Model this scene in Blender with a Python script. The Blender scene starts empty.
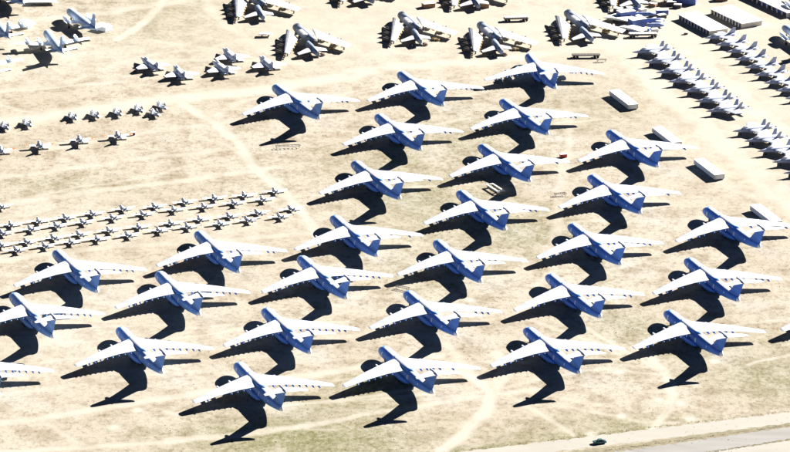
import bpy, bmesh, math, random
import numpy as np
from mathutils import Vector, Matrix

random.seed(7)
sc = bpy.context.scene
COL = sc.collection

# ---------------------------------------------------------------- camera
FPX, DIST, PITCH, ROLL = 4944.0, 1795.7, math.radians(19.464), math.radians(0.709)
SUN_AZ, SUN_EL = math.radians(48.8), math.radians(27.5)      # azimuth from +Y towards +X
C = Vector((0, -DIST*math.cos(PITCH), DIST*math.sin(PITCH)))
FW = Vector((0, math.cos(PITCH), -math.sin(PITCH)))
R0 = Vector((1, 0, 0)); U0 = R0.cross(FW)
RT = math.cos(ROLL)*R0 + math.sin(ROLL)*U0
UP = -math.sin(ROLL)*R0 + math.cos(ROLL)*U0
cd = bpy.data.cameras.new('camera'); cam = bpy.data.objects.new('camera', cd); COL.objects.link(cam)
cd.sensor_fit = 'HORIZONTAL'; cd.sensor_width = 36; cd.lens = FPX/790*36
cd.clip_start = 1; cd.clip_end = 60000
m = Matrix((RT, UP, -FW)).transposed().to_4x4(); m.translation = C
cam.matrix_world = m
sc.camera = cam

# ---------------------------------------------------------------- sky, sun, exposure
w = bpy.data.worlds.new('World'); sc.world = w; w.use_nodes = True
nt = w.node_tree; nt.nodes.clear()
sky = nt.nodes.new('ShaderNodeTexSky'); sky.sky_type = 'NISHITA'; sky.sun_disc = False
sky.sun_elevation = SUN_EL; sky.sun_rotation = SUN_AZ
sky.altitude = 800; sky.air_density = 0.12; sky.dust_density = 0.0; sky.ozone_density = 3.0   # very clear dry desert air
bg = nt.nodes.new('ShaderNodeBackground'); bg.inputs[1].default_value = 0.05
out = nt.nodes.new('ShaderNodeOutputWorld')
nt.links.new(sky.outputs[0], bg.inputs[0]); nt.links.new(bg.outputs[0], out.inputs[0])
SD = Vector((math.sin(SUN_AZ)*math.cos(SUN_EL), math.cos(SUN_AZ)*math.cos(SUN_EL), math.sin(SUN_EL)))
sl = bpy.data.lights.new('sun', 'SUN'); sl.energy = 5.0; sl.angle = math.radians(0.5); sl.color = (1, .955, .88)
so = bpy.data.objects.new('sun', sl); COL.objects.link(so); so.rotation_euler = SD.to_track_quat('Z', 'Y').to_euler()
so.location = SD*900
sc.view_settings.view_transform = 'Standard'; sc.view_settings.look = 'None'
sc.view_settings.exposure = 2.1; sc.view_settings.gamma = 1; sc.view_settings.use_curve_mapping = False

# ---------------------------------------------------------------- photo pixel -> place at height z
def G(u, v, z=0.0):
    d = FW*FPX + RT*(u-395) + UP*(226-v)
    t = (z - C.z)/d.z
    return C + d*t

# ---------------------------------------------------------------- materials
def mat(name, col, rough=.6, metal=0.0, var=.12, scale=.6, tint=False, stretch=None, bump=0.0):
    M = bpy.data.materials.new(name); M.use_nodes = True
    n = M.node_tree.nodes; L = M.node_tree.links; b = n['Principled BSDF']
    b.inputs['Roughness'].default_value = rough; b.inputs['Metallic'].default_value = metal
    tc = n.new('ShaderNodeTexCoord'); mp = n.new('ShaderNodeMapping'); L.new(tc.outputs['Object'], mp.inputs[0])
    if stretch: mp.inputs['Scale'].default_value = stretch
    no = n.new('ShaderNodeTexNoise'); no.inputs['Scale'].default_value = scale; no.inputs['Detail'].default_value = 5
    L.new(mp.outputs[0], no.inputs['Vector'])
    r = n.new('ShaderNodeMapRange'); r.inputs['From Min'].default_value = .3; r.inputs['From Max'].default_value = .7
    r.inputs['To Min'].default_value = 1-var; r.inputs['To Max'].default_value = 1+var
    L.new(no.outputs['Fac'], r.inputs['Value'])
    mx = n.new('ShaderNodeVectorMath'); mx.operation = 'SCALE'; mx.inputs[0].default_value = col
    L.new(r.outputs[0], mx.inputs['Scale']); o = mx.outputs[0]
    if tint:
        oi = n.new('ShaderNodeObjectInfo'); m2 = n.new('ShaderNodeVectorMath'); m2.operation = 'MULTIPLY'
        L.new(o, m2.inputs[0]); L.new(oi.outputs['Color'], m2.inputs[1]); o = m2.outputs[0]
    L.new(o, b.inputs['Base Color'])
    if bump:
        bp = n.new('ShaderNodeBump'); bp.inputs['Strength'].default_value = bump; bp.inputs['Distance'].default_value = .05
        L.new(no.outputs['Fac'], bp.inputs['Height']); L.new(bp.outputs[0], b.inputs['Normal'])
    return M
M = {}
M['paint'] = mat('transport_grey_blue_paint', (.10, .27, .70), .5, 0, .18, .5, True, (.5, 1, 1))
def sunlit_crown_paint(name, sidem, crown, zline):               # sunlit crown painted in as white above a level line, shaded sides blue-grey
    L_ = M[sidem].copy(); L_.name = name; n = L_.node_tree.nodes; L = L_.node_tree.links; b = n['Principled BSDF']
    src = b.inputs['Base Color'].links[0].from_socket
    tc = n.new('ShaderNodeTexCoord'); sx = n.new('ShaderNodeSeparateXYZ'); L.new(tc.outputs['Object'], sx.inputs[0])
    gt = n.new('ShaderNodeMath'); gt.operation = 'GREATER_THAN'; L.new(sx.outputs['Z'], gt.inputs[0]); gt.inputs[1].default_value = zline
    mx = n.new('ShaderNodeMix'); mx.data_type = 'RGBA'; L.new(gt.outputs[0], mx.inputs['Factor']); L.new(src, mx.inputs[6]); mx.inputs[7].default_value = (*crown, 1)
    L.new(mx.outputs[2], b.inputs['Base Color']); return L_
M['fuselage'] = sunlit_crown_paint('transport_fuselage_sunlit_crown', 'paint', (.62, .64, .67), 5.27)
M['hump'] = sunlit_crown_paint('transport_fairing_sunlit_crown', 'paint', (.62, .64, .67), 5.72)
M['wing'] = mat('transport_wing_paint', (.45, .48, .55), .5, 0, .16, .4, False, (1, .4, 1))
M['sealed'] = mat('white_sealing_and_sunlit_tail', (.78, .79, .8), .6)  # sealing coat; also paints the sunlit tail cap of the transports
M['dark'] = mat('dark_opening', (.02, .02, .025), .7)
M['tyre'] = mat('tyre_rubber', (.03, .03, .03), .85)
M['metal'] = mat('bare_metal', (.5, .5, .52), .35, .7, .15)
M['white'] = mat('white_paint', (.58, .61, .66), .5, 0, .1, .8, True)
M['grey'] = mat('navy_grey_paint', (.36, .40, .50), .55, 0, .15, .9, True)
M['orange'] = mat('orange_paint', (.62, .17, .05), .5, 0, .12)
M['bomber'] = mat('weathered_bomber_paint', (.17, .22, .31), .6, 0, .25, .35, True)
M['bomber_wing'] = mat('bare_bomber_wing_skin', (.48, .49, .51), .55, 0, .18, .35)
M['primer'] = mat('primer_yellow', (.40, .27, .09), .7, 0, .3, 1.2)
M['roof'] = mat('white_roof_sheet', (.75, .74, .70), .6, 0, .06, .3)
M['wall'] = mat('cream_wall_panel', (.62, .58, .50), .7, 0, .08, .4)
M['bluebox'] = mat('blue_painted_steel', (.08, .14, .42), .5, 0, .2)
M['steel'] = mat('dark_steel', (.07, .06, .055), .7, 0, .2)
M['wood'] = mat('grey_deck_boards', (.30, .26, .21), .8, 0, .2)
M['carpaint'] = mat('teal_car_paint', (.05, .13, .14), .3, .2, .05)
M['glass'] = mat('dark_glass', (.015, .02, .025), .08)
M['red'] = mat('red_paint', (.45, .04, .03), .5)
M['rust'] = mat('rust_brown', (.28, .15, .09), .85, 0, .3, 1.5)
M['stone'] = mat('pale_rubble', (.55, .5, .42), .9, 0, .2, 1)

# ---------------------------------------------------------------- mesh helpers
def mesh(name, v, f, m, smooth=False):
    me = bpy.data.meshes.new(name); me.from_pydata([tuple(p) for p in v], [], f)
    bm = bmesh.new(); bm.from_mesh(me); bmesh.ops.recalc_face_normals(bm, faces=bm.faces); bm.to_mesh(me); bm.free()
    if m is not None: me.materials.append(M[m] if isinstance(m, str) else m)
    if smooth:
        for p in me.polygons: p.use_smooth = len(p.vertices) < 6
    return me
def rings(rs):
    n = len(rs[0]); v = [p for r in rs for p in r]; f = []
    for i in range(len(rs)-1):
        for j in range(n):
            a = i*n+j; b = i*n+(j+1) % n; f.append((a, b, b+n, a+n))
    f.append(tuple(range(n))); f.append(tuple(range((len(rs)-1)*n, len(rs)*n)))
    return v, f
def join(*vf):
    V = []; F = []
    for v, f in vf:
        o = len(V); V += list(v); F += [tuple(i+o for i in q) for q in f]
    return V, F
def tube(st, n=20, y0=0, p=2.0):                    # st: (x, zc, ry, rz)
    rs = []
    for x, zc, ry, rz in st:
        r = []
        for j in range(n):
            t = 2*math.pi*j/n; c, s = math.cos(t), math.sin(t)
            r.append((x, y0+ry*math.copysign(abs(c)**(2/p), c), zc+rz*math.copysign(abs(s)**(2/p), s)))
        rs.append(r)
    return rings(rs)
AF = [(0, 0), (.03, .32), (.12, .75), (.3, 1), (.5, .92), (.75, .5), (1, .06), (1, -.03), (.7, -.25), (.4, -.5), (.15, -.45), (.03, -.25)]
def wing(st, thick=.12):                             # st: (y, xle, chord, z)
    rs = []
    for y, xl, c, z in st: rs.append([(xl+a*c, y, z+b*c*thick*.62) for a, b in AF])
    return rings(rs)
def fin(st, thick=.09, y0=0, cant=0):                # st: (z, xle, chord)
    rs = []
    z0 = st[0][0]
    for z, xl, c in st:
        rs.append([(xl+a*c, y0+(z-z0)*cant+b*c*thick*.5*(1 if b > 0 else 1.6), z) for a, b in AF])
    return rings(rs)
def box(x0, x1, y0, y1, z0, z1):
    v = [(x, y, z) for x in (x0, x1) for y in (y0, y1) for z in (z0, z1)]
    return v, [(0, 1, 3, 2), (4, 6, 7, 5), (0, 4, 5, 1), (2, 3, 7, 6), (0, 2, 6, 4), (1, 5, 7, 3)]
def cyl(p, q, r, n=12, r2=None):
    p = Vector(p); q = Vector(q); d = (q-p).normalized(); a = d.orthogonal().normalized(); b = d.cross(a)
    if r2 is None: r2 = r
    rs = [[tuple(c+a*(rr*math.cos(2*math.pi*j/n))+b*(rr*math.sin(2*math.pi*j/n))) for j in range(n)] for c, rr in ((p, r), (q, r2))]
    return rings(rs)
def shift(vf, dx=0, dy=0, dz=0):
    return [(x+dx, y+dy, z+dz) for x, y, z in vf[0]], vf[1]
def wheel(x, y, r, wd):
    return cyl((x, y-wd/2, r), (x, y+wd/2, r), r, 14)

# a prototype is a list of (part name, mesh, index of the parent part or None)
class Proto:
    def __init__(s, xc): s.xc = xc; s.parts = []
    def add(s, name, vf, m, parent=None, smooth=False):
        s.parts.append((name, mesh(name, *shift(vf, -s.xc), m, smooth), parent)); return len(s.parts)-1
def tag(o, label, cat, group=None, kind=None):
    if kind: o['kind'] = kind
    if label: o['label'] = label
    if cat: o['category'] = cat
    if group: o['group'] = group
def spawn(pr, name, nose, heading, label, cat, group=None, tint=(1, 1, 1, 1), skip=(), loss=0.0):
    r = bpy.data.objects.new(name, None); COL.objects.link(r); r.empty_display_size = 1
    r.location = (nose[0]+math.cos(heading)*pr.xc, nose[1]+math.sin(heading)*pr.xc, 0); r.rotation_euler = (0, 0, heading)
    tag(r, label, cat, group)
    obs = []
    for nm, me, pa in pr.parts:
        if nm in skip or (nm in ('engine_pylon', 'hatch', 'flap_track_fairing') and random.random() < loss): obs.append(None); continue
        o = bpy.data.objects.new(nm, me); COL.objects.link(o); ff = random.uniform(.72, .98) if nm == 'tail_fin' else random.uniform(.85, 1.05); o.color = [c*ff for c in tint[:3]]+[1] if nm in ('tail_fin', 'landing_gear_pod') else tint
        o.parent = r if pa is None or obs[pa] is None else obs[pa]; obs.append(o)
    return r
def single(name, vf, m, label=None, cat=None, group=None, kind=None, parent=None, smooth=False, loc=None, rz=0):
    o = bpy.data.objects.new(name, mesh(name, *vf, m, smooth)); COL.objects.link(o)
    if loc is not None: o.location = (loc[0], loc[1], loc[2] if len(loc) > 2 else 0)
    o.rotation_euler = (0, 0, rz); o.parent = parent
    tag(o, label, cat, group, kind); return o
ORD = ['first', 'second', 'third', 'fourth', 'fifth', 'sixth', 'seventh', 'eighth', 'ninth', 'tenth', 'eleventh', 'twelfth', 'thirteenth']
HEAD = math.radians(-68.6)

# ================================================================ ground
def axis(lo, hi, step, far):
    a = list(np.arange(lo, hi+1e-6, step)); k = step*2; x = a[0]; pre = []
    while x > -far: k *= 1.5; x -= k; pre.append(x)
    x = a[-1]; k = step*2; post = []
    while x < far: k *= 1.5; x += k; post.append(x)
    return np.array(pre[::-1]+a+post)
xs = axis(-190, 190, .75, 20000); ys = axis(-240, 305, 1.3, 20000)
nx, ny = len(xs), len(ys)
PX, PY = np.meshgrid(xs, ys)
P = np.stack([PX.ravel(), PY.ravel()], -1)
def noise2(x, y, s, seed):
    rs = np.random.RandomState(seed); n = 64; g = rs.rand(n, n)
    u = x/s; v = y/s; i = np.floor(u).astype(int); j = np.floor(v).astype(int); fu = u-i; fv = v-j
    fu = fu*fu*(3-2*fu); fv = fv*fv*(3-2*fv); i %= n; j %= n; i1 = (i+1) % n; j1 = (j+1) % n
    return g[i, j]*(1-fu)*(1-fv)+g[i1, j]*fu*(1-fv)+g[i, j1]*(1-fu)*fv+g[i1, j1]*fu*fv
wx = (noise2(P[:, 0], P[:, 1], 9, 1)-.5)*1.6+(noise2(P[:, 0], P[:, 1], 2.5, 2)-.5)*.7
wy = (noise2(P[:, 0], P[:, 1], 9, 3)-.5)*2.2+(noise2(P[:, 0], P[:, 1], 2.5, 4)-.5)*.9
QW = P+np.stack([wx, wy], -1)
def seg_dist(pl):
    d = np.full(len(P), 1e9)
    for a, b in zip(pl[:-1], pl[1:]):
        a = np.array(a); b = np.array(b); ab = b-a
        if ab@ab < 1e-9: continue
        lo = np.minimum(a, b)-18; hi = np.maximum(a, b)+18
        k = np.nonzero((QW[:, 0] > lo[0]) & (QW[:, 0] < hi[0]) & (QW[:, 1] > lo[1]) & (QW[:, 1] < hi[1]))[0]
        q = QW[k]-a; t = np.clip((q@ab)/(ab@ab), 0, 1)
        d[k] = np.minimum(d[k], np.hypot(*(q-t[:, None]*ab).T))
    return d
def curve(px):                                       # smooth a pixel polyline and put it on the ground
    pts = [np.array(q, float) for q in px]; o = []
    for i in range(len(pts)-1):
        p0 = pts[max(i-1, 0)]; p1 = pts[i]; p2 = pts[i+1]; p3 = pts[min(i+2, len(pts)-1)]
        for t in np.linspace(0, 1, 6, endpoint=False):
            o.append(.5*(2*p1+(p2-p0)*t+(2*p0-5*p1+4*p2-p3)*t*t+(3*p1-p0-3*p2+p3)*t**3))
    o.append(pts[-1]); return [tuple(G(*q).xy) for q in o]
TR = [  # (pixel polyline, half width in m, strength)
 ([(-20, 124), (60, 114), (130, 105), (200, 96), (262, 90), (330, 78), (400, 66), (480, 62), (560, 50), (640, 40), (720, 30), (800, 22)], 7, .8),
 ([(-20, 92), (60, 84), (120, 62), (200, 50), (300, 62), (400, 60)], 3, .35),
 ([(100, 70), (130, 62), (230, 60), (330, 66)], 3, .4),
 ([(-20, 27), (60, 18), (150, 6), (210, -4)], 4, .5),
 ([(118, 40), (142, 24), (168, -2)], 2.2, .8), ([(150, 40), (230, 52), (280, 64)], 2.2, .5), ([(205, -4), (216, 16), (235, 30), (270, 52), (300, 64)], 3, .6),
 ([(170, 96), (190, 108), (227, 132), (259, 171), (285, 192), (304, 214), (318, 236)], 2.3, .85),
 ([(216, 124), (222, 112), (238, 103), (265, 97)], 2.2, .6),
 ([(-10, 179), (110, 163), (230, 148)], 2.2, .45), ([(-10, 205), (90, 192), (200, 178), (275, 168)], 2.6, .6), ([(-10, 152), (60, 147), (160, 130), (230, 122)], 2, .4),
 ([(-10, 262), (100, 248), (200, 242), (320, 232)], 2.6, .5), ([(-10, 232), (100, 220), (220, 206), (300, 196)], 1.6, .4),
 ([(-10, 425), (100, 409), (200, 392), (330, 372), (440, 355)], 2.6, .65), ([(-10, 452), (120, 446), (250, 434), (345, 418), (470, 398), (560, 388)], 2.0, .6),
 ([(-10, 395), (90, 384), (180, 372)], 2, .35), ([(200, 350), (330, 338), (480, 322)], 2, .35),
 ([(430, 364), (466, 373), (486, 387), (491, 400), (480, 416), (458, 438), (436, 458)], 2.4, .95), ([(498, 352), (502, 372), (492, 402), (486, 415)], 2.2, .6), ([(520, 345), (505, 380), (492, 405)], 1.2, .5),
 ([(640, 348), (655, 360), (669, 378), (673, 398), (664, 416), (652, 430)], 1.8, .8), ([(540, 404), (590, 411), (640, 421), (700, 424)], 1.2, .5),
 ([(566, 100), (568, 150), (560, 200), (553, 260)], 2.0, .35), ([(548, 248), (552, 270), (540, 285)], 2.4, .6),
 ([(600, 36), (660, 86), (730, 148), (800, 210)], 8, .75), ([(655, 28), (720, 78), (800, 146)], 7, .85), ([(690, 165), (735, 188), (790, 212)], 3, .35),
 ([(340, 36), (360, 30), (400, 52), (440, 55)], 4, .5), ([(330, 5), (380, 20), (370, 45), (400, 60)], 3, .4), ([(520, 30), (540, 42), (600, 45)], 4, .6), ([(500, 6), (535, 30), (560, 50)], 3, .5),
 ([(400, 330), (440, 340), (470, 372)], 2, .4), ([(455, 400), (520, 392), (600, 405)], 1.2, .35),
 ([(120, 300), (100, 320), (40, 345)], 2, .3), ([(300, 320), (350, 300), (380, 285)], 2, .3),
]
track = np.zeros(len(P)); rng = np.random.RandomState(5)
near = (np.abs(P[:, 0]) < 260) & (P[:, 1] > -300) & (P[:, 1] < 360)
for px, hw, s in TR:
    d = seg_dist(curve(px)); track = np.maximum(track, min(1, s*1.05)*np.clip(1.35-d/hw, 0, 1)*(.7+.6*noise2(P[:, 0], P[:, 1], 6, 21))*near)
    if hw < 2.7:                                     # a strip of grown verge between the two ruts
        track -= .25*s*np.clip(1-d/.55, 0, 1)*near
for i in range(46):                                  # faint paired wheel ruts criss-crossing the field
    x0 = rng.uniform(-60, 760); y0 = rng.uniform(10, 450); ln_ = rng.uniform(90, 260); sl_ = rng.uniform(-.22, -.05) if rng.rand() < .7 else rng.uniform(.15, .7)
    if sl_ > 0: ln_ *= .45
    pts = [(x0+ln_*t, y0+ln_*sl_*t+rng.uniform(-3, 3)) for t in (0, .33, .66, 1)]
    st_ = rng.uniform(.3, .6)
    d = seg_dist(curve(pts)); track = np.maximum(track, st_*np.clip(1.6-d/1.0, 0, 1)*near)
# bare trampled ground: round the scrap rows at the back, along the small trainers
def patch(px, rx, ry, s):
    c = G(*px); return s*np.exp(-(((P[:, 0]-c.x)/rx)**2+((P[:, 1]-c.y)/ry)**2))
bare = np.zeros(len(P))
for q, rx, ry, s in [((330, 30), 60, 60, .6), ((450, 20), 60, 60, .65), ((560, 30), 50, 55, .7), ((680, 30), 70, 60, .8), ((760, 110), 45, 90, .6), ((60, 55), 70, 30, .35),
                     ((700, 130), 25, 60, .35), ((100, 225), 90, 25, .35), ((60, 330), 50, 60, .25)]:
    bare = np.maximum(bare, patch(q, rx, ry, s))
green = np.zeros(len(P))
for q, rx, ry, s in [((300, 440), 40, 22, 1), ((370, 388), 12, 16, .9), ((345, 410), 22, 16, .6), ((430, 205), 30, 45, .55), ((520, 230), 22, 30, .6), ((770, 378), 22, 24, .65), ((470, 140), 26, 40, .4), ((640, 330), 22, 20, .45),
                     ((180, 20), 40, 40, .4), ((600, 110), 30, 30, .35), ((60, 185), 60, 14, .3), ((640, 425), 40, 10, .6), ((560, 437), 24, 7, .7), ((430, 270), 20, 25, .35), ((720, 350), 40, 25, .4), ((390, 165), 30, 30, .45), ((240, 440), 20, 10, .4)]:
    green = np.maximum(green, patch(q, rx, ry, s))
for line, hw, sg in (([(520, 463), (660, 443.5), (830, 419.7)], 2.6, 1.0), ([(610, 468), (830, 433.2)], 2.2, 1.0), ([(420, 455), (560, 438), (650, 427.5)], 2.6, .8)):
    green = np.maximum(green, sg*np.clip(1.4-seg_dist([tuple(G(*q).xy) for q in line])/hw, 0, 1)*near)
for q in ((659, 400), (681, 403), (691, 419), (592, 434), (622, 416), (715, 361), (470, 300), (620, 372), (138, 410), (115, 427)):
    bare = np.maximum(bare, patch(q, 1.8, 2.2, 1.2))
bare = np.clip(bare, 0, 1)
me = bpy.data.meshes.new('ground')
idx = np.arange(nx*ny).reshape(ny, nx)
quads = np.stack([idx[:-1, :-1], idx[:-1, 1:], idx[1:, 1:], idx[1:, :-1]], -1).reshape(-1, 4)
me.vertices.add(nx*ny); me.vertices.foreach_set('co', np.concatenate([P, np.zeros((len(P), 1))], 1).ravel())
me.loops.add(quads.size); me.loops.foreach_set('vertex_index', quads.ravel())
me.polygons.add(len(quads)); me.polygons.foreach_set('loop_start', np.arange(0, quads.size, 4)); me.polygons.foreach_set('loop_total', np.full(len(quads), 4))
me.update()
for nm, ar in (('track', np.clip(track, 0, 1)), ('bare', bare), ('green', green)):
    at = me.attributes.new(nm, 'FLOAT', 'POINT'); at.data.foreach_set('value', ar.astype(np.float32))
ground = bpy.data.objects.new('ground', me); COL.objects.link(ground); ground['kind'] = 'structure'
def ground_mat():
    G_ = bpy.data.materials.new('desert_ground'); G_.use_nodes = True
    n = G_.node_tree.nodes; L = G_.node_tree.links; b = n['Principled BSDF']; b.inputs['Roughness'].default_value = .95
    b.inputs['Specular IOR Level'].default_value = .1
    tc = n.new('ShaderNodeTexCoord')
    def noi(scale, det, rough=.6, st=(1, 1, 1)):
        mp = n.new('ShaderNodeMapping'); mp.inputs['Scale'].default_value = st; L.new(tc.outputs['Object'], mp.inputs[0])
        o = n.new('ShaderNodeTexNoise'); o.inputs['Scale'].default_value = scale; o.inputs['Detail'].default_value = det; o.inputs['Roughness'].default_value = rough
        L.new(mp.outputs[0], o.inputs['Vector']); return o.outputs['Fac']
    def rng_(s, a, b_, c=0, d=1):
        r = n.new('ShaderNodeMapRange'); L.new(s, r.inputs['Value'])
        for k, v in zip(('From Min', 'From Max', 'To Min', 'To Max'), (a, b_, c, d)): r.inputs[k].default_value = v
        return r.outputs[0]
    def mth(op, a, b_=None):
        o = n.new('ShaderNodeMath'); o.operation = op
        for i, s in enumerate((a, b_)):
            if s is None: continue
            if isinstance(s, (int, float)): o.inputs[i].default_value = s
            else: L.new(s, o.inputs[i])
        return o.outputs[0]
    def mix(f, a, b_):
        o = n.new('ShaderNodeMix'); o.data_type = 'RGBA'
        L.new(f, o.inputs['Factor'])
        for i, s in ((6, a), (7, b_)):
            if isinstance(s, tuple): o.inputs[i].default_value = (*s, 1)
            else: L.new(s, o.inputs[i])
        return o.outputs[2]
    def attr(a):
        o = n.new('ShaderNodeAttribute'); o.attribute_name = a; return o.outputs['Fac']
    big = noi(.018, 5, .55, (1, .45, 1)); mid = noi(.17, 7, .68, (.6, .5, 1)); fine = noi(.95, 7, .72, (.6, .42, 1)); tiny = noi(2.6, 4, .8, (.8, .5, 1))
    c = mix(rng_(big, .35, .65), SAND_A, SAND_B)
    c = mix(rng_(mid, .46, .64, 0, .85), c, SAND_C)
    trk = attr('track'); bare_ = attr('bare')
    keep = mth('SUBTRACT', 1.0, mth('MAXIMUM', mth('MULTIPLY', trk, .9), mth('MULTIPLY', bare_, .95)))
    gr = mth('MULTIPLY', attr('green'), rng_(mid, .3, .5, .3, 1.4)); 
    g2 = mth('MULTIPLY', mth('ADD', gr, rng_(big, .55, .8, 0, .35)), rng_(fine, .35, .65, .25, 1))
    c = mix(mth('MULTIPLY', g2, keep), c, GREEN)
    sp = mth('MULTIPLY', rng_(fine, .50, .63), mth('MULTIPLY', keep, rng_(mid, .35, .65, .25, 1)))
    c = mix(mth('MULTIPLY', sp, .85), c, SCRUB)
    sp2 = mth('MULTIPLY', rng_(tiny, .56, .68), keep)
    c = mix(mth('MULTIPLY', sp2, .5), c, SCRUB)
    pale = mth('MAXIMUM', mth('MULTIPLY', trk, rng_(fine, .25, .6, .55, 1)), mth('MULTIPLY', bare_, rng_(mid, .3, .6, .5, 1)))
    c = mix(pale, c, PALE)
    L.new(c, b.inputs['Base Color'])
    bp = n.new('ShaderNodeBump'); bp.inputs['Strength'].default_value = .55; bp.inputs['Distance'].default_value = .35
    h = mth('ADD', mth('MULTIPLY', fine, .7), mth('MULTIPLY', tiny, .35)); h = mth('MULTIPLY', h, mth('ADD', mth('MULTIPLY', keep, .8), .2))
    L.new(h, bp.inputs['Height']); L.new(bp.outputs[0], b.inputs['Normal'])
    return G_
SAND_A, SAND_B, SAND_C = (.30, .268, .213), (.342, .314, .266), (.208, .172, .122)
GREEN, SCRUB, PALE = (.128, .13, .058), (.12, .09, .054), (.365, .343, .298)
me.materials.append(ground_mat())

# ================================================================ perimeter road, bottom right
def strip(name, top, bot, z, m, kind='structure', n=110):
    v = []; f = []
    for i in range(n+1):
        t = i/n; a = G(top[0][0]+(top[1][0]-top[0][0])*t, top[0][1]+(top[1][1]-top[0][1])*t); b = G(bot[0][0]+(bot[1][0]-bot[0][0])*t, bot[0][1]+(bot[1][1]-bot[0][1])*t)
        j = .35*math.sin(i*1.7)+random.uniform(-.3, .3); k = .35*math.sin(i*1.1+2)+random.uniform(-.3, .3)
        v += [(a.x, a.y+j, z), (b.x, b.y+k, z)]
        if i: f.append((2*i-2, 2*i-1, 2*i+1, 2*i))
    return single(name, (v, f), m, kind=kind)
M['road'] = mat('pale_graded_road', (.272, .254, .224), .95, 0, .08, .12, stretch=(.4, 1, 1), bump=.3)
M['asphalt'] = mat('old_pale_asphalt', (.195, .187, .177), .9, 0, .14, .15, stretch=(.3, 1.5, 1), bump=.2)
M['verge'] = mat('dry_grass_verge', (.15, .13, .078), .95, 0, .3, .5, bump=.5)
strip('road', ((420, 457), (830, 407.5)), ((470, 462), (830, 418.3)), .012, 'road')
strip('road', ((520, 465.5), (830, 421.3)), ((600, 470), (830, 432)), .012, 'asphalt')
strip('verge', ((490, 462.6), (830, 417.9)), ((528, 466.5), (830, 421.8)), .006, 'verge')
strip('verge', ((600, 469.6), (830, 431.6)), ((625, 467.5), (830, 435.0)), .006, 'verge')
strip('path', ((620, 466), (830, 434.5)), ((650, 482), (830, 447)), .012, 'road')

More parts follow.
